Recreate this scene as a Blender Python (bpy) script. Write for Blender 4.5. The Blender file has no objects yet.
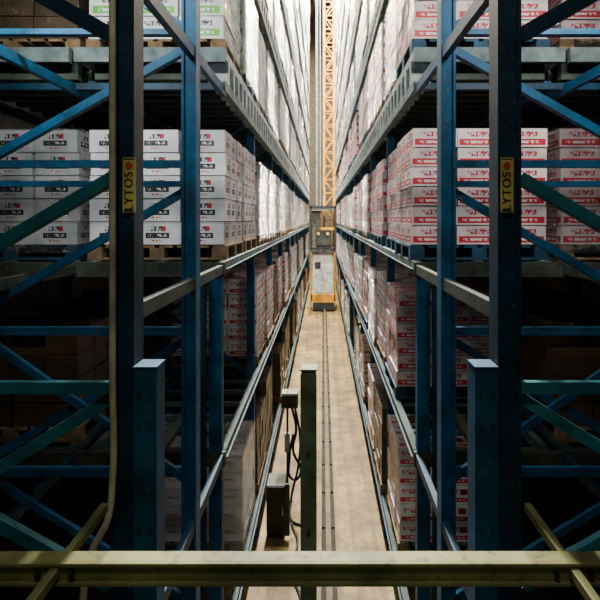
import bpy, math, random
from mathutils import Vector, Matrix
random.seed(7)
C = 3.85            # eye height above warehouse floor; helper coords are relative to eye height
scene = bpy.context.scene

# ------------------------------------------------------------------ materials
def new_mat(name):
    m = bpy.data.materials.new(name); m.use_nodes = True
    nt = m.node_tree
    return m, nt, nt.nodes['Principled BSDF']

def paint(name, col, rough=0.45, metal=0.0, wear=0.35, wearcol=(0.14,0.14,0.11), scale=6, bump=0.05):
    m, nt, b = new_mat(name)
    N = nt.nodes; L = nt.links
    tc = N.new('ShaderNodeTexCoord')
    n1 = N.new('ShaderNodeTexNoise'); n1.inputs['Scale'].default_value = scale; n1.inputs['Detail'].default_value = 6
    L.new(tc.outputs['Object'], n1.inputs['Vector'])
    r = N.new('ShaderNodeValToRGB')
    r.color_ramp.elements[0].position = 0.3; r.color_ramp.elements[1].position = 0.72
    d = [c*0.45 for c in col]; l = [min(1, c*1.3+0.002) for c in col]
    r.color_ramp.elements[0].color = (*d, 1); r.color_ramp.elements[1].color = (*l, 1)
    L.new(n1.outputs['Fac'], r.inputs['Fac'])
    n2 = N.new('ShaderNodeTexNoise'); n2.inputs['Scale'].default_value = scale*7; n2.inputs['Detail'].default_value = 8
    L.new(tc.outputs['Object'], n2.inputs['Vector'])
    r2 = N.new('ShaderNodeValToRGB'); r2.color_ramp.elements[0].position = 0.58; r2.color_ramp.elements[1].position = 0.70
    r2.color_ramp.elements[0].color = (0,0,0,1); r2.color_ramp.elements[1].color = (wear,wear,wear,1)
    L.new(n2.outputs['Fac'], r2.inputs['Fac'])
    mx = N.new('ShaderNodeMixRGB'); mx.inputs['Color2'].default_value = (*wearcol, 1)
    L.new(r2.outputs['Color'], mx.inputs['Fac']); L.new(r.outputs['Color'], mx.inputs['Color1'])
    L.new(mx.outputs['Color'], b.inputs['Base Color'])
    rr=N.new('ShaderNodeMapRange'); rr.inputs['To Min'].default_value=max(.05,rough-.08); rr.inputs['To Max'].default_value=min(1,rough+.2)
    L.new(n2.outputs['Fac'],rr.inputs['Value']); L.new(rr.outputs['Result'],b.inputs['Roughness'])
    b.inputs['Metallic'].default_value = metal
    b.inputs['Specular IOR Level'].default_value = .3
    bp = N.new('ShaderNodeBump'); bp.inputs['Strength'].default_value = bump
    L.new(n2.outputs['Fac'], bp.inputs['Height']); L.new(bp.outputs['Normal'], b.inputs['Normal'])
    return m

M_BLUE  = paint('rack_blue_paint', (0.001,0.075,0.165), 0.5, wear=.35)
M_BLUE_SHADED  = paint('rack_blue_shaded', (0.001,0.034,0.070), 0.5, wear=.25)  # darker copy of the rack blue, shade on near columns put into the colour
M_TEAL  = paint('brace_teal_paint', (0.014,0.18,0.235), 0.5)
M_GALV  = paint('galvanised_steel', (0.36,0.42,0.42), 0.5, 0.2, 0.3, (0.25,0.22,0.18), 8)
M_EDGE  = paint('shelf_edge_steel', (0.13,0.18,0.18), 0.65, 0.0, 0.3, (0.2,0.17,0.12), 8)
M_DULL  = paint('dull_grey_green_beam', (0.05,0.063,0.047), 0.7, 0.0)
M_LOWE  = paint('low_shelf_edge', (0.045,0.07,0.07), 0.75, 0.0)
M_RAILY = paint('olive_rail_paint', (0.19,0.195,0.07), 0.5, 0.0, 0.7, (0.08,0.07,0.035), 5)
M_POST  = paint('post_green_paint', (0.15,0.21,0.11), 0.5)
M_DARK  = paint('dark_machine', (0.02,0.022,0.024), 0.5)
M_CAB   = paint('cabinet_grey', (0.045,0.05,0.038), 0.5)
M_ORG   = paint('crane_orange', (0.80,0.33,0.01), 0.4, 0.0, 0.3)
M_ORGD  = paint('truck_orange_dirty', (0.50,0.22,0.01), 0.5, 0.0, 0.7, (.08,.05,.02))
M_WHT   = paint('crane_cabinet_white', (0.50,0.49,0.44), 0.45)
M_WOOD  = paint('pallet_wood', (0.20,0.13,0.065), 0.8, 0, 0.4, (0.1,0.06,0.03), 9)
M_PBLUE = paint('pallet_blue_plastic', (0.012,0.06,0.11), 0.6)
M_PIPE  = paint('conduit_pipe', (0.55,0.50,0.38), 0.4, 0.0)
M_RAIL  = paint('rail_steel', (0.022,0.015,0.008), 0.8, 0.0, .2, (.1,.07,.03))
M_RAILH = paint('rail_head_worn', (0.09,0.065,0.035), 0.6, 0.3)
M_RUB   = paint('black_rubber', (0.012,0.012,0.012), 0.6)
M_YEL   = paint('sign_yellow', (0.66,0.56,0.14), 0.5)
M_RED   = paint('sign_red', (0.6,0.08,0.03), 0.5)
M_INK   = paint('sign_ink', (0.02,0.02,0.02), 0.6)
M_WALL  = paint('wall_cladding', (0.07,0.065,0.055), 0.8)
M_CEIL  = paint('ceiling_deck', (0.06,0.06,0.06), 0.9)

def floor_mat():
    m, nt, b = new_mat('warehouse_concrete_floor'); N=nt.nodes; L=nt.links
    tc = N.new('ShaderNodeTexCoord')
    n = N.new('ShaderNodeTexNoise'); n.inputs['Scale'].default_value=1.1; n.inputs['Detail'].default_value=10; n.inputs['Roughness'].default_value=.7
    L.new(tc.outputs['Object'], n.inputs['Vector'])
    r = N.new('ShaderNodeValToRGB'); e=r.color_ramp.elements
    e[0].position=.34; e[0].color=(.075,.048,.014,1); e[1].position=.66; e[1].color=(.34,.225,.075,1)
    L.new(n.outputs['Fac'], r.inputs['Fac'])
    n2 = N.new('ShaderNodeTexNoise'); n2.inputs['Scale'].default_value=3.2; n2.inputs['Detail'].default_value=12; n2.inputs['Roughness'].default_value=.78
    L.new(tc.outputs['Object'], n2.inputs['Vector'])
    r2 = N.new('ShaderNodeValToRGB'); r2.color_ramp.elements[0].position=.40; r2.color_ramp.elements[1].position=.60
    r2.color_ramp.elements[0].color=(.30,.25,.17,1); r2.color_ramp.elements[1].color=(1,1,1,1)
    L.new(n2.outputs['Fac'], r2.inputs['Fac'])
    mx = N.new('ShaderNodeMixRGB'); mx.blend_type='MULTIPLY'; mx.inputs['Fac'].default_value=.85
    L.new(r.outputs['Color'], mx.inputs['Color1']); L.new(r2.outputs['Color'], mx.inputs['Color2'])
    # oil / tyre streaks running with the aisle
    mp=N.new('ShaderNodeMapping'); mp.inputs['Scale'].default_value=(5,.18,1); L.new(tc.outputs['Object'],mp.inputs['Vector'])
    n3=N.new('ShaderNodeTexNoise'); n3.inputs['Scale'].default_value=1.5; n3.inputs['Detail'].default_value=6; L.new(mp.outputs['Vector'],n3.inputs['Vector'])
    r3=N.new('ShaderNodeValToRGB'); r3.color_ramp.elements[0].position=.38; r3.color_ramp.elements[1].position=.55
    r3.color_ramp.elements[0].color=(.45,.42,.36,1); r3.color_ramp.elements[1].color=(1,1,1,1)
    L.new(n3.outputs['Fac'],r3.inputs['Fac'])
    mx2=N.new('ShaderNodeMixRGB'); mx2.blend_type='MULTIPLY'; mx2.inputs['Fac'].default_value=.8
    L.new(mx.outputs['Color'],mx2.inputs['Color1']); L.new(r3.outputs['Color'],mx2.inputs['Color2'])
    L.new(mx2.outputs['Color'], b.inputs['Base Color'])
    b.inputs['Roughness'].default_value=.6; b.inputs['Specular IOR Level'].default_value=.3
    bp=N.new('ShaderNodeBump'); bp.inputs['Strength'].default_value=.12
    L.new(n2.outputs['Fac'], bp.inputs['Height']); L.new(bp.outputs['Normal'], b.inputs['Normal'])
    return m
M_FLOOR = floor_mat()

def carton(name, base, rects, glossy=0.35):
    m, nt, b = new_mat(name); N=nt.nodes; L=nt.links
    uv = N.new('ShaderNodeUVMap'); uv.uv_map='UVMap'
    sp = N.new('ShaderNodeSeparateXYZ'); L.new(uv.outputs['UV'], sp.inputs[0])
    at = N.new('ShaderNodeAttribute'); at.attribute_name='rnd'
    tc = N.new('ShaderNodeTexCoord')
    def mth(op,a,bv):
        n=N.new('ShaderNodeMath'); n.operation=op
        for i,v in enumerate((a,bv)):
            if isinstance(v,(int,float)): n.inputs[i].default_value=v
            else: L.new(v,n.inputs[i])
        return n.outputs[0]
    U=sp.outputs[0]; V=sp.outputs[1]
    hue = N.new('ShaderNodeMixRGB'); hue.inputs['Color1'].default_value=(*[c*.68 for c in base],1); hue.inputs['Color2'].default_value=(*base,1)
    L.new(at.outputs['Fac'], hue.inputs['Fac'])
    cur = hue.outputs['Color']
    mp=N.new('ShaderNodeMapping'); mp.inputs['Scale'].default_value=(26,6,1); L.new(uv.outputs['UV'], mp.inputs['Vector'])
    tn=N.new('ShaderNodeTexNoise'); tn.inputs['Scale'].default_value=1.0; tn.inputs['Detail'].default_value=1; L.new(mp.outputs['Vector'], tn.inputs['Vector'])
    txt = mth('GREATER_THAN', tn.outputs['Fac'], .5)
    for (u0,u1,v0,v1,col,tx) in rects:
        k = mth('MULTIPLY', mth('GREATER_THAN',U,u0), mth('LESS_THAN',U,u1))
        k = mth('MULTIPLY', k, mth('MULTIPLY', mth('GREATER_THAN',V,v0), mth('LESS_THAN',V,v1)))
        if tx: k = mth('MULTIPLY', k, txt)
        mx=N.new('ShaderNodeMixRGB'); mx.inputs['Color2'].default_value=(*col,1)
        L.new(k,mx.inputs['Fac']); L.new(cur,mx.inputs['Color1']); cur=mx.outputs['Color']
    n=N.new('ShaderNodeTexNoise'); n.inputs['Scale'].default_value=5; n.inputs['Detail'].default_value=5; L.new(tc.outputs['Object'],n.inputs['Vector'])
    dr=N.new('ShaderNodeValToRGB'); dr.color_ramp.elements[0].position=.3; dr.color_ramp.elements[0].color=(.52,.52,.52,1); dr.color_ramp.elements[1].position=.6; dr.color_ramp.elements[1].color=(1,1,1,1)
    L.new(n.outputs['Fac'],dr.inputs['Fac'])
    mm=N.new('ShaderNodeMixRGB'); mm.blend_type='MULTIPLY'; mm.inputs['Fac'].default_value=.7
    L.new(cur,mm.inputs['Color1']); L.new(dr.outputs['Color'],mm.inputs['Color2'])
    L.new(mm.outputs['Color'], b.inputs['Base Color'])
    b.inputs['Roughness'].default_value=.55
    b.inputs['Coat Weight'].default_value=glossy; b.inputs['Coat Roughness'].default_value=.15
    wv=N.new('ShaderNodeTexNoise'); wv.inputs['Scale'].default_value=14; wv.inputs['Detail'].default_value=3; wv.inputs['Distortion'].default_value=2
    L.new(tc.outputs['Object'],wv.inputs['Vector'])
    bp=N.new('ShaderNodeBump'); bp.inputs['Strength'].default_value=.7; bp.inputs['Distance'].default_value=.05
    L.new(wv.outputs['Fac'],bp.inputs['Height']); L.new(bp.outputs['Normal'], b.inputs['Coat Normal'])
    bp2=N.new('ShaderNodeBump'); bp2.inputs['Strength'].default_value=.12; bp2.inputs['Distance'].default_value=.02
    L.new(n.outputs['Fac'],bp2.inputs['Height']); L.new(bp2.outputs['Normal'], b.inputs['Normal'])
    return m
BLK=(.015,.015,.02); RED=(.60,.010,.03); GRN=(.10,.50,.03); WT=(.8,.8,.8)
W=(.90,.93,.96)
M_C_BLACK = carton('carton_black_print', W, [(.34,.66,.60,.82,BLK,1),(.22,.76,.28,.52,BLK,0),(.28,.70,.35,.46,WT,1),(.36,.62,.12,.21,RED,1),(.60,.68,.60,.82,RED,0),(0,1,.95,.97,(.4,.35,.3),0)])
M_C_RED   = carton('carton_red_print', (.88,.74,.76), [(.04,.96,.10,.44,RED,0),(.15,.85,.20,.34,WT,1),(.22,.78,.56,.84,(.45,.02,.04),1),(0,1,.95,.97,(.5,.35,.3),0)])
M_C_RED2  = carton('carton_red_line', W, [(.1,.6,.55,.80,RED,1),(.05,.95,.10,.34,(.6,.02,.03),0),(.2,.8,.17,.27,WT,1),(.66,.88,.48,.8,(.3,.01,.02),0)])
M_C_GREEN = carton('carton_green_print', W, [(.08,.92,.12,.45,GRN,0),(.2,.8,.2,.36,WT,1),(.25,.75,.6,.82,BLK,1)])
M_C_PLAIN = carton('carton_plain_white', W, [(.3,.7,.45,.62,(.2,.2,.22),1),(0,1,.95,.97,(.5,.4,.3),0)])
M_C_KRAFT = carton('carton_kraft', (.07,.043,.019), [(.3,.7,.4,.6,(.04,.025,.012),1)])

def film():
    m, nt, b = new_mat('stretch_wrap_film'); N=nt.nodes; L=nt.links
    out=N['Material Output']
    tr=N.new('ShaderNodeBsdfTransparent'); gl=N.new('ShaderNodeBsdfGlossy'); gl.inputs['Roughness'].default_value=.14
    gl.inputs['Color'].default_value=(1,1,1,1)
    tc=N.new('ShaderNodeTexCoord'); mp=N.new('ShaderNodeMapping'); mp.inputs['Scale'].default_value=(6,6,15); mp.inputs['Rotation'].default_value=(.5,.4,0)
    L.new(tc.outputs['Object'],mp.inputs['Vector'])
    n=N.new('ShaderNodeTexNoise'); n.inputs['Scale'].default_value=1; n.inputs['Detail'].default_value=4; n.inputs['Distortion'].default_value=2
    L.new(mp.outputs['Vector'],n.inputs['Vector'])
    bp=N.new('ShaderNodeBump'); bp.inputs['Strength'].default_value=1; bp.inputs['Distance'].default_value=.28
    L.new(n.outputs['Fac'],bp.inputs['Height']); L.new(bp.outputs['Normal'],gl.inputs['Normal'])
    mx=N.new('ShaderNodeMixShader'); mx.inputs['Fac'].default_value=.32
    L.new(tr.outputs[0],mx.inputs[1]); L.new(gl.outputs[0],mx.inputs[2]); L.new(mx.outputs[0],out.inputs['Surface'])
    return m
M_FILM=film()

# ------------------------------------------------------------------ mesh builder
FACES=[(0,3,2,1),(4,5,6,7),(0,1,5,4),(1,2,6,5),(2,3,7,6),(3,0,4,7)]
class MB:
    def __init__(s, rel=True):
        s.v=[];s.f=[];s.m=[];s.r=[];s.mats=[];s.off=C if rel else 0
    def mi(s,mat):
        if mat not in s.mats: s.mats.append(mat)
        return s.mats.index(mat)
    def raw(s,pts,mat,rnd=.5):
        i=len(s.v); s.v+= [(p[0],p[1],p[2]+s.off) for p in pts]
        k=s.mi(mat)
        for f in FACES: s.f.append(tuple(i+j for j in f)); s.m.append(k); s.r.append(rnd)
    def box(s,x0,x1,y0,y1,z0,z1,mat,rnd=.5,rot=0):
        if x0>x1:x0,x1=x1,x0
        pts=[(x0,y0,z0),(x1,y0,z0),(x1,y1,z0),(x0,y1,z0),(x0,y0,z1),(x1,y0,z1),(x1,y1,z1),(x0,y1,z1)]
        if rot:
            cx,cy=(x0+x1)/2,(y0+y1)/2; c,sn=math.cos(rot),math.sin(rot)
            pts=[(cx+(p[0]-cx)*c-(p[1]-cy)*sn, cy+(p[0]-cx)*sn+(p[1]-cy)*c, p[2]) for p in pts]
        s.raw(pts,mat,rnd)
    def beam(s,a,b,w,h,mat,up=(0,0,1)):
        a=Vector(a);b=Vector(b);d=(b-a).normalized();u=Vector(up)
        if abs(d.dot(u))>.98:u=Vector((0,1,0))
        sx=d.cross(u).normalized();uz=sx.cross(d).normalized()
        sx*=w/2;uz*=h/2
        s.raw([a-sx-uz,a+sx-uz,b+sx-uz,b-sx-uz,a-sx+uz,a+sx+uz,b+sx+uz,b-sx+uz],mat)
    def cyl(s,a,b,r,mat,n=12,r2=None):
        a=Vector(a);b=Vector(b);d=(b-a).normalized();u=Vector((0,0,1))
        if abs(d.dot(u))>.98:u=Vector((0,1,0))
        sx=d.cross(u).normalized();uz=sx.cross(d).normalized(); r2=r2 or r
        i=len(s.v);k=s.mi(mat)
        for j in range(n):
            t=2*math.pi*j/n; o=sx*math.cos(t)+uz*math.sin(t)
            for q in (a+o*r,b+o*r2): s.v.append((q.x,q.y,q.z+s.off))
        for j in range(n):
            p,q=i+2*j,i+2*((j+1)%n); s.f.append((p,p+1,q+1,q));s.m.append(k);s.r.append(.5)
        s.f.append(tuple(i+2*j for j in range(n)));s.m.append(k);s.r.append(.5)
        s.f.append(tuple(i+2*j+1 for j in reversed(range(n))));s.m.append(k);s.r.append(.5)
    def mesh(s,name):
        me=bpy.data.meshes.new(name); me.from_pydata(s.v,[],s.f)
        for m in s.mats: me.materials.append(m)
        me.polygons.foreach_set('material_index',s.m)
        uv=me.uv_layers.new(name='UVMap'); ca=me.color_attributes.new(name='rnd',type='FLOAT_COLOR',domain='CORNER')
        Q=[(0,0),(1,0),(1,1),(0,1)]
        for p in me.polygons:
            top = abs(p.normal.z)>.7
            for j,li in enumerate(p.loop_indices):
                uv.data[li].uv = (.02,.02) if (top and len(p.vertices)==4) else Q[j%4]
                r=s.r[p.index]; ca.data[li].color=(r,r,r,1)
        me.update()
        return me
    def obj(s,name,parent=None,bevel=0):
        o=bpy.data.objects.new(name,s.mesh(name)); scene.collection.objects.link(o)
        if parent:o.parent=parent
        if bevel:
            b=o.modifiers.new('Bevel','BEVEL'); b.width=bevel; b.segments=2; b.limit_method='ANGLE'
        return o

# ------------------------------------------------------------------ room shell
FZ=-C; CZ=14.2
def shell(name,*a):
    m=MB(); m.box(*a); return m.obj(name)
shell('floor',-9,9,-7,36,FZ-.2,FZ,M_FLOOR)
shell('ceiling',-9,9,-7,36,CZ,CZ+.2,M_CEIL)
shell('wall_left',-9.2,-9,-7,36,FZ,CZ,M_WALL)
shell('wall_right',9,9.2,-7,36,FZ,CZ,M_WALL)
shell('wall_back',-9,9,-7.2,-7,FZ,CZ,M_WALL)
m=MB(); m.box(-9,9,36,36.2,FZ,CZ,M_WALL)
for i in range(-30,31): m.box(i*.3-.04,i*.3+.04,35.95,36,FZ,CZ,M_WALL)
m.obj('wall_far')

# ------------------------------------------------------------------ racks
LEV=[-3.45,-1.85,-.34,1.37]+[1.37+1.58*i for i in range(1,8)]
NB=12; Y0=4.12; PIT=2.12; YE=Y0+PIT*NB
TOP=13.6
def rack(side,face,name):
    S=side; m=MB()
    def X(d): return S*(face+d)
    def column(xc,y,w,d,z0,z1,mat,fancy=True):
        m.box(xc-w/2,xc+w/2,y-d/2,y+d/2,z0,z1,mat)
        if fancy:
            m.box(xc-w/2-.002,xc-w/2+.014,y-d/2-.008,y-d/2,z0,z1,mat)
            m.box(xc+w/2-.014,xc+w/2+.002,y-d/2-.008,y-d/2,z0,z1,mat)
    column(X(0),2.0,.088,.10,FZ,TOP,M_BLUE_SHADED)
    column(X(1.25),2.0,.088,.10,FZ,TOP,M_BLUE_SHADED)
    column(X(.05),3.15,.088,.11,FZ,TOP,M_BLUE)
    column(X(1.36),3.15,.088,.11,FZ,TOP,M_BLUE)
    column(X(2.55),3.15,.088,.11,FZ,TOP,M_BLUE)
    column(X(.075),4.02,.10,.08,FZ,LEV[2]-.12,M_BLUE)
    column(X(.18),3.9,.085,.10,FZ,LEV[2]-.12,M_BLUE_SHADED,False)
    sx0,sx1 = X(-.048),X(-.138)
    m.box(sx0,sx1,1.93,2.03,FZ,-.575,M_BLUE)
    m.box(sx0,sx1+S*(-.002),1.926,2.032,-.575,-.570,M_BLUE)
    for z in (-.68,-.80,-1.2,-1.32):
        for q in (-.07,-.115): m.cyl((X(q),1.922,z),(X(q),1.932,z),.007,M_BLUE_SHADED,6)
    for (x,y) in ((X(0),2.0),(X(1.25),2.0),(X(.05),3.15),(X(1.36),3.15)):
        m.box(x-.12,x+.12,y-.12,y+.12,FZ,FZ+.02,M_BLUE)
    def seg(d0,z0,d1,z1,y,w,mat,t=.03):
        a=(X(d0),y,z0); b=(X(d1),y,z1)
        m.beam(a,b,t,w,mat)
        m.beam((a[0],y+.022,a[2]-w*.42),(b[0],y+.022,b[2]-w*.42),.045,w*.14,mat)
    yA=1.975
    seg(.04,-.664,1.22,-.664,yA,.046,M_TEAL)
    seg(.05,-.705,1.22,-1.44,yA+.03,.046,M_TEAL)
    seg(.05,-1.42,1.22,-.77,yA-.03,.05,M_TEAL)
    seg(.05,.165,1.22,-.52,yA,.046,M_TEAL)
    seg(.05,.72,1.22,1.39,yA,.06,M_BLUE_SHADED)
    seg(.05,1.9,1.22,1.36,yA,.05,M_BLUE_SHADED)
    seg(.05,-2.4,1.22,-1.5,yA,.046,M_TEAL); seg(.05,-3.3,1.22,-2.4,yA,.046,M_TEAL)
    yB=3.15
    for (a,b) in ((.08,1.33),(1.39,2.52)):
        seg(a,.18,b,-.55,yB+.0,.05,M_BLUE)
        seg(a,1.09,b,.39,yB+.03,.05,M_BLUE)
        seg(a,1.20,b,1.98,yB+.03,.05,M_BLUE)
        seg(a,-.76,b,-1.52,yB+.03,.05,M_BLUE)
        seg(a,-1.62,b,-.74,yB-.03,.045,M_BLUE)
        seg(a,-2.4,b,-1.62,yB,.045,M_BLUE)
        for z,w in ((1.17,.035),(.345,.045),(.22,.035),(-.70,.05),(-1.58,.06),(-2.7,.05),(2.4,.05)):
            seg(a,z,b,z,yB-.02,w,M_BLUE)
    for z,mat in ((1.03,M_BLUE),(-.40,M_DULL),(-1.90,M_BLUE_SHADED)):
        m.beam((X(.03),2.05,z),(X(.03),Y0-.05,z),.04,.07,mat)
        m.beam((X(1.2),2.05,z),(X(1.2),Y0-.05,z),.04,.07,mat)
    for li,z in enumerate(LEV):
        rows=((0,YE),(1.24,Y0+PIT*4)) 
        for ri,(o,ye) in enumerate(rows):
            y=Y0-.10
            deep = li>=3
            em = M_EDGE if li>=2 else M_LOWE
            for d in (.03,1.08):
                if deep:
                    m.box(X(o+d-.03),X(o+d+.03),y,ye,z-.34,z-.26,em if (d<.5 and ri==0) else M_BLUE_SHADED)
                    m.box(X(o+d-.02),X(o+d+.05),y,ye,z-.07,z,M_GALV if (d<.5 and ri==0) else M_DULL)
                else:
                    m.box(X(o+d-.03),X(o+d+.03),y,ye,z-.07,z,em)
                    m.box(X(o+d-.045),X(o+d-.028),y,ye,z-.07,z-.06,M_BLUE_SHADED)
            m.box(X(o+.50),X(o+.58),y,ye,z-.05,z,M_DULL)
            m.box(X(o),X(o+1.2),y-.05,y,z-.12,z-.005,M_EDGE if deep else M_DULL)
            if deep: m.box(X(o),X(o+1.2),y-.05,y,z-.34,z-.29,M_BLUE_SHADED)
            st=.24 if deep else .35
            yy=y+.10
            while yy<ye:
                if deep:
                    a=.16 if ri==0 else 0
                    if a: m.box(X(o+.0),X(o+a),yy,yy+.075,z-.26,z-.07,M_GALV)  # aisle end of the arm in paler steel, aisle light put into its colour
                    m.box(X(o+a),X(o+1.1),yy,yy+.075,z-.22,z-.07,M_DULL)  # rest of the arm in a darker colour that stands in for shade
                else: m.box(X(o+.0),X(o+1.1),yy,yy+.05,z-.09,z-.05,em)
                yy+=st
    for k in range(NB):
        y=Y0+PIT*k+2.01
        for d in (.10,1.12):
            m.box(X(d-.04),X(d+.05),y-.04,y+.04,FZ,TOP,M_BLUE)
            m.box(X(d-.09),X(d+.09),y-.08,y+.08,FZ,FZ+.015,M_BLUE)
        if k<4:
            for d in (1.31,2.36): m.box(X(d-.05),X(d+.05),y-.04,y+.04,FZ,TOP,M_BLUE)
        if k<5:
            z=FZ+.3;fl=0
            while z<6:
                a,b=((.07,1.12),(1.12,.07))[fl]
                m.beam((X(a),y,z),(X(b),y,z+.8),.03,.04,M_BLUE); z+=.8; fl^=1
    return m.obj(name)
rack(-1,.78,'pallet_rack')
rack(1,.725,'pallet_rack')

# ------------------------------------------------------------------ pallet loads
def load_mesh(name,mat,nx,ny,nl,bh,wrap,plastic=False,seed=0,short=0):
    rng=random.Random(seed); m=MB(rel=False)
    LX,LY=1.15,.90
    pm=M_PBLUE if plastic else M_WOOD
    for y in (0.0,LY/2-.05,LY-.10): m.box(0,LX,y,y+.10,0,.018,pm)
    for x in (0,LX/2-.06,LX-.12):
        for y in (0.0,LY/2-.05,LY-.10): m.box(x,x+.12,y,y+.10,.018,.10,pm)
    n=8
    for i in range(n):
        x=i*(LX-.11)/(n-1); m.box(x,x+.11,0,LY,.10,.12,pm)
    sx=(LX-.02)/nx; sy=(LY-.02)/ny; z=.125
    for l in range(nl):
        for i in range(nx):
            for j in range(ny):
                if l==nl-1 and short and (i+j*nx)<short: continue
                if 0<i<nx-1 and 0<j<ny-1: continue
                g=.006; jx=rng.uniform(-.008,.008); jy=rng.uniform(-.008,.008)
                x=.01+i*sx+jx; y=.01+j*sy+jy
                m.box(x+g,x+sx-g,y+g,y+sy-g,z+.003,z+bh-.005,mat,rng.random(),rng.uniform(-.02,.02))
        z+=bh
    if wrap:
        m.box(-.004,LX+.004,-.008,LY+.008,.06,z+.006,M_FILM)
    return m.mesh(name)
V={}
def mk(key,*a,**k): V[key]=load_mesh('load_'+key,*a,**k)
mk('blk0',M_C_BLACK,3,3,5,.192,False,seed=1)
mk('blk1',M_C_BLACK,3,3,5,.192,True,seed=2,plastic=True)
mk('blk2',M_C_BLACK,4,3,5,.185,True,seed=3,short=5)
mk('red0',M_C_RED,3,3,6,.162,False,seed=4,plastic=True)
mk('red1',M_C_RED,3,2,6,.162,True,seed=5)
mk('red2',M_C_RED2,3,3,5,.195,False,seed=6)
mk('red3',M_C_RED2,2,3,5,.19,True,seed=7,short=2)
mk('grn0',M_C_GREEN,3,3,5,.192,False,seed=8)
mk('grn1',M_C_GREEN,4,3,5,.192,True,seed=9,plastic=True)
mk('wht0',M_C_PLAIN,3,3,5,.195,False,seed=10)
mk('wht1',M_C_PLAIN,4,3,5,.18,True,seed=11)
mk('wht2',M_C_PLAIN,3,3,4,.20,True,seed=14,plastic=True)
mk('kft0',M_C_KRAFT,3,3,5,.19,False,seed=12)
mk('kft1',M_C_KRAFT,4,3,4,.20,False,seed=13,short=3)

stock=bpy.data.objects.new('carton_pallet_stock',None); scene.collection.objects.link(stock)
def put(key,side,face,d,y,z,near):
    x = face+d if side>0 else -(face+d)-1.15
    o=bpy.data.objects.new('carton_pallet_load' if near else 'pallet_load_part',V[key])
    scene.collection.objects.link(o); o.location=(x,y,z+C+.001)
    if not near: o.parent=stock
for side,face in ((-1,.775),(1,.72)):
    for li,z in enumerate(LEV):
        for k in range(NB):
            for h in (0,1):
                y=Y0+PIT*k+h*.99+.02
                if li==1 and side<0 and k<1: continue
                if li==1 and side>0 and k==0 and h==0: continue
                if li==0 and k==0 and h==0: continue
                if k>1 and random.random()<(.18 if li<2 else .08): continue
                if side<0:
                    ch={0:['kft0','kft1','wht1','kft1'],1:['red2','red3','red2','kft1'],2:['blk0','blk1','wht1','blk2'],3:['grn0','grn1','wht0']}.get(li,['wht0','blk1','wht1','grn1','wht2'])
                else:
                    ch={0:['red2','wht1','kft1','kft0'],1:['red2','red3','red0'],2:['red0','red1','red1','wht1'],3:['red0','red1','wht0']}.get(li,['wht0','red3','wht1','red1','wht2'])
                key=ch[0] if (k==0 and h==0) else random.choice(ch)
                put(key,side,face,0+random.uniform(0,.05),y,z,k==0 and 1<=li<=3)
        if li<=5:
            for k in range(3):
                for h in (0,1):
                    y=Y0+PIT*k+h*.99+.02
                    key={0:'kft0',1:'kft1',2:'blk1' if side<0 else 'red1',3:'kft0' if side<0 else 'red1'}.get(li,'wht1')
                    if li==0 and k==0: continue
                    put(key,side,face,1.24,y,z,k==0 and 1<=li<=3)

# ------------------------------------------------------------------ near guard rail frame
m=MB()
m.box(-3.0,3.0,1.47,1.52,-1.072,-1.008,M_RAILY)
m.box(-3.0,3.0,1.458,1.47,-1.018,-1.006,M_RAILY)
m.box(-3.0,3.0,1.458,1.47,-1.074,-1.062,M_RAILY)
for (x) in (-.785,.735):
    m.beam((x,.2,-1.035),(x,1.80,-1.035),.026,.030,M_RAILY)
    for dx in (-.05,.05):
        m.cyl((x+dx,1.452,-1.04),(x+dx,1.47,-1.04),.008,M_RAIL,6)
for x in (-2.9,2.9): m.box(x-.03,x+.03,1.47,1.52,FZ,-1.07,M_RAILY)
m.obj('guard_rail',bevel=.003)
m=MB()
m.box(-3,3,-3,1.35,-1.75,-1.70,M_DULL)
for x in (-2.9,0,2.9):
    for y in (-2.9,1.25): m.box(x-.05,x+.05,y-.05,y+.05,FZ,-1.75,M_BLUE)
m.obj('operator_platform')

# ------------------------------------------------------------------ foreground post
m=MB()
m.box(-.112,-.036,2.56,2.64,FZ,-.775,M_POST)
m.box(-.116,-.032,2.555,2.562,FZ,-.79,M_POST)
m.box(-.118,-.030,2.55,2.65,-.778,-.768,M_POST)
m.box(-.20,.05,2.48,2.72,FZ,FZ+.02,M_POST)
for z in (-1.2,-1.6,-2.2): m.cyl((-.074,2.54,z),(-.074,2.56,z),.010,M_RAIL,6)
m.obj('buffer_post',bevel=.004)

def curve(name,pts,r,mat,parent=None):
    cu=bpy.data.curves.new(name,'CURVE'); cu.dimensions='3D'; cu.bevel_depth=r; cu.bevel_resolution=3
    sp=cu.splines.new('BEZIER'); sp.bezier_points.add(len(pts)-1)
    for b,p in zip(sp.bezier_points,pts):
        b.co=(p[0],p[1],p[2]+C); b.handle_left_type=b.handle_right_type='AUTO'
    cu.materials.append(mat); cu.use_fill_caps=True
    o=bpy.data.objects.new(name,cu); scene.collection.objects.link(o)
    if parent:o.parent=parent
    return o
curve('conduit_pipe',[(-.80,1.90,4.0),(-.80,1.90,1.0),(-.80,1.90,0),(-.80,1.90,-.6),(-.80,1.90,-1.0),(-.81,1.88,-1.13),(-.86,1.86,-1.24),(-.90,1.86,-1.6),(-.92,1.86,-3.84)],.013,M_PIPE)

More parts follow.
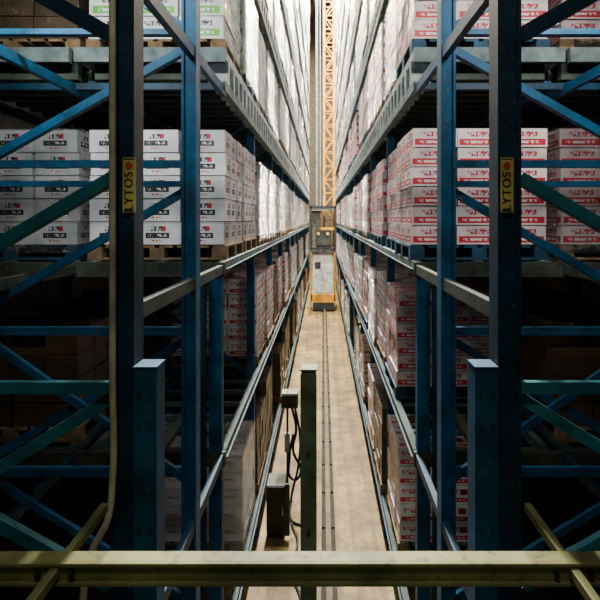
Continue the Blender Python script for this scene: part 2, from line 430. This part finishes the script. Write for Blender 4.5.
# ------------------------------------------------------------------ upright signs
def sign(x):
    e=bpy.data.objects.new('upright_label_sign',None); scene.collection.objects.link(e)
    y=1.938
    m=MB(); m.box(x-.025,x+.025,y-.004,y,.025,.238,M_YEL)
    m.box(x-.021,x+.021,y-.006,y-.004,.029,.032,M_INK); m.box(x-.021,x+.021,y-.006,y-.004,.231,.234,M_INK)
    m.obj('plate',e)
    m=MB(); m.cyl((x,y-.007,.207),(x,y-.003,.207),.015,M_RED,6); m.obj('emblem',e)
    cu=bpy.data.curves.new('lettering','FONT'); cu.body='LYTOS'; cu.size=.046; cu.extrude=.0008; cu.align_x='CENTER'; cu.align_y='CENTER'
    cu.space_character=1.15
    cu.materials.append(M_INK)
    o=bpy.data.objects.new('lettering',cu); scene.collection.objects.link(o); o.parent=e
    o.matrix_world=Matrix.Translation((x,y-.006,.108+C)) @ Matrix.Rotation(-math.pi/2,4,'Y') @ Matrix.Rotation(math.pi/2,4,'X')
sign(-.750); sign(.712)

# ------------------------------------------------------------------ floor rail
m=MB()
xr=.065
m.box(xr-.085,xr+.085,2.8,34,FZ,FZ+.012,M_RAIL)
m.box(xr-.012,xr+.012,2.8,34,FZ+.012,FZ+.09,M_RAIL)
m.box(xr-.030,xr+.030,2.8,34,FZ+.09,FZ+.12,M_RAILH)
yy=3
while yy<33.5:
    for s in (-1,1): m.box(xr+s*.06-.02,xr+s*.06+.02,yy,yy+.06,FZ+.012,FZ+.03,M_RAIL)
    yy+=.8
m.obj('crane_floor_rail')

# ------------------------------------------------------------------ control cabinet & hose bracket
m=MB()
m.box(-.68,-.46,6.0,6.3,-3.78,-3.20,M_CAB)
m.box(-.67,-.47,5.985,6.0,-3.77,-3.21,M_DARK)
m.box(-.46,-.40,5.99,6.02,-3.80,-3.18,M_CAB)
m.box(-.49,-.475,5.97,5.985,-3.55,-3.45,M_GALV)
for x in (-.66,-.49): m.box(x-.015,x+.015,6.02,6.28,FZ,-3.78,M_DARK)
m.obj('control_cabinet',bevel=.004)
e=bpy.data.objects.new('hose_station',None); scene.collection.objects.link(e)
m=MB()
m.box(-.50,-.47,6.8,6.84,FZ,-2.35,M_CAB)
m.box(-.56,-.41,6.8,6.84,FZ,FZ+.015,M_CAB)
m.box(-.56,-.34,6.72,6.92,-2.55,-2.35,M_POST)
m.box(-.55,-.35,6.71,6.72,-2.53,-2.37,M_CAB)
m.box(-.52,-.45,6.74,6.80,-3.15,-2.9,M_GALV)
m.obj('stand',e,bevel=.004)
curve('hose_1',[(-.42,6.75,-2.54),(-.36,6.7,-2.8),(-.40,6.7,-3.1),(-.30,6.7,-3.4),(-.40,6.72,-3.5),(-.45,6.75,-3.2),(-.40,6.75,-2.9)],.018,M_RUB,e)
curve('hose_2',[(-.38,6.75,-2.54),(-.31,6.7,-2.9),(-.33,6.7,-3.3),(-.42,6.6,-3.7),(-.40,6.35,-3.82),(-.2,6.2,-3.83),(-.12,5.8,-3.83),(-.25,5.4,-3.83)],.016,M_RUB,e)
curve('floor_cable',[(-.40,6.3,-3.83),(-.30,5.9,-3.83),(-.36,5.5,-3.83),(-.22,5.0,-3.83),(-.3,4.4,-3.83)],.014,M_RUB,e)

# ------------------------------------------------------------------ stacker crane
YC=22.0
e=bpy.data.objects.new('stacker_crane',None); scene.collection.objects.link(e)
m=MB()
xm=.27
for mx,my in ((-.22,0),(.22,0),(-.22,.5),(.22,.5)):
    m.box(xm+mx-.05,xm+mx+.05,YC+my-.05,YC+my+.05,FZ+.6,CZ-.5,M_ORG)
z=FZ+.8;fl=1
while z<CZ-1.2:
    for my in (-.02,.52):
        m.beam((xm-.22*fl,YC+my,z),(xm+.22*fl,YC+my,z+.6),.03,.035,M_ORG)
        m.beam((xm-.22,YC+my,z),(xm+.22,YC+my,z),.03,.035,M_ORG)
    fl*=-1; z+=.6
m.obj('mast',e)
m=MB()
m.box(-.40,.50,YC-1.2,YC+1.8,FZ+.18,FZ+.40,M_ORGD)
m.box(-.42,.46,YC-1.25,YC-1.2,FZ+.06,FZ+.38,M_DARK)
for yy in (YC-.9,YC+1.5):
    m.cyl((.03,yy,FZ+.26),(.12,yy,FZ+.26),.14,M_RAIL,20)
m.box(-.30,.40,YC-.8,YC+.3,FZ+.40,FZ+.62,M_DARK)
for x in (-.49,.49):
    m.box(x-.025,x+.025,YC-1.1,YC-1.0,FZ+.18,-1.35,M_ORGD)
m.box(-.52,.52,YC-1.1,YC-1.0,FZ+.42,FZ+.70,M_ORGD)
m.box(-.52,.52,YC-1.1,YC-1.0,-1.40,-1.35,M_DARK)
m.obj('base_truck',e)
m=MB()
m.box(-.44,.44,YC-1.0,YC-.4,FZ+.70,-1.42,M_WHT)
m.box(-.42,-.02,YC-1.02,YC-1.0,FZ+.76,-1.5,M_WHT); m.box(.0,.42,YC-1.02,YC-1.0,FZ+.76,-1.5,M_WHT)
m.box(-.06,-.04,YC-1.05,YC-1.02,-2.6,-2.3,M_DARK); m.box(.02,.04,YC-1.05,YC-1.02,-2.6,-2.3,M_DARK)
m.box(-.34,-.10,YC-1.03,YC-1.02,-2.1,-1.8,M_DARK)
m.obj('electrical_cabinet',e,bevel=.01)
m=MB()
for x in (-.52,.52):
    m.box(x-.05,x+.05,YC-1.0,YC-.9,-1.3,.55,M_DARK)
    m.box(x-.05,x+.05,YC-.2,YC-.1,-1.3,.55,M_DARK)
m.box(-.55,.55,YC-1.0,YC-.9,.45,.55,M_DARK)
m.box(-.50,.50,YC-1.0,YC-.1,-1.30,-1.20,M_DARK)
m.box(-.30,.35,YC-.95,YC-.2,-1.20,-.50,M_DARK)
m.box(-.25,.30,YC-.97,YC-.95,-1.1,-.75,M_CAB)
m.box(-.45,-.1,YC-.85,YC-.3,-.35,.35,M_CAB)
m.box(-.1,.5,YC-.85,YC-.3,-.46,-.36,M_ORG)
m.box(-.50,.50,YC-.95,YC-.15,.36,.48,M_WHT)
for x in (-.2,.2): m.cyl((x,YC-1.02,-.62),(x,YC-.95,-.62),.06,M_YEL,14)
m.obj('carriage',e)
m=MB()
for x in (-.3,-.24,-.12): m.cyl((x,YC+.1,FZ+.6),(x,YC+.1,CZ-.6),.015,M_GALV,6)
m.box(-.5,.6,YC-.5,YC+.9,CZ-.5,CZ-.3,M_ORG)
m.obj('hoist_cables',e)
m=MB(); m.box(.02,.13,3,34,CZ-.28,CZ-.1,M_RAIL)
for i in range(8): m.box(-.9,.9,4+i*3.8,4.1+i*3.8,CZ-.1,CZ-.002,M_BLUE)
m.obj('crane_top_rail')

# ------------------------------------------------------------------ lamps
def lamp(x,y,z,w,l,power,col,tilt=0):
    e=bpy.data.objects.new('ceiling_lamp' if z>8 else 'unseen_front_lamp',None); scene.collection.objects.link(e)
    n=Vector((0,math.sin(tilt),-math.cos(tilt)))
    t=Vector((0,math.cos(tilt),math.sin(tilt)))
    c=Vector((x,y,z))-n*.045
    m=MB(); a=c-t*(l/2+.03); b=c+t*(l/2+.03)
    m.beam(a,b,w+.06,.06,M_DULL)
    m.box(x-.01,x+.01,y-.01-n.y*.05,y+.01-n.y*.05,z+.03,CZ-.002,M_DULL)
    m.obj('housing',e)
    ld=bpy.data.lights.new('tube','AREA'); ld.shape='RECTANGLE'; ld.size=w; ld.size_y=l; ld.energy=power; ld.color=col
    o=bpy.data.objects.new('tube',ld); scene.collection.objects.link(o); o.parent=e; o.location=(x,y,z+C); o.rotation_euler=(tilt,0,0)
for y,p in ((9,2800),(13,4600),(18,7500),(23,8500)):
    lamp(-.3,y,12.6,.3,1.2,p,(1,.96,.85))
lamp(-.3,29,12.6,.3,1.2,6500,(1,.72,.38))
lamp(-1.6,2.55,1.75,.8,.12,52,(.98,1,.96),1.2)  # added lamp out of view, brightens the left pallet fronts
lamp(1.55,2.55,1.75,.8,.12,46,(1,.98,.93),1.2)  # same added fill for the right pallet fronts
lamp(0,-.6,3.6,1.2,.3,44,(1,.97,.80),0.35)

w=bpy.data.worlds.new('World'); scene.world=w; w.use_nodes=True
w.node_tree.nodes['Background'].inputs[0].default_value=(.5,.6,.7,1); w.node_tree.nodes['Background'].inputs[1].default_value=.003

cd=bpy.data.cameras.new('camera'); cam=bpy.data.objects.new('camera',cd); scene.collection.objects.link(cam)
cam.location=(0,0,C); cam.rotation_euler=(math.pi/2,0,0)
cd.sensor_width=36; cd.lens=30; cd.shift_x=-23/600; cd.shift_y=-81/600; cd.clip_start=.05
scene.camera=cam
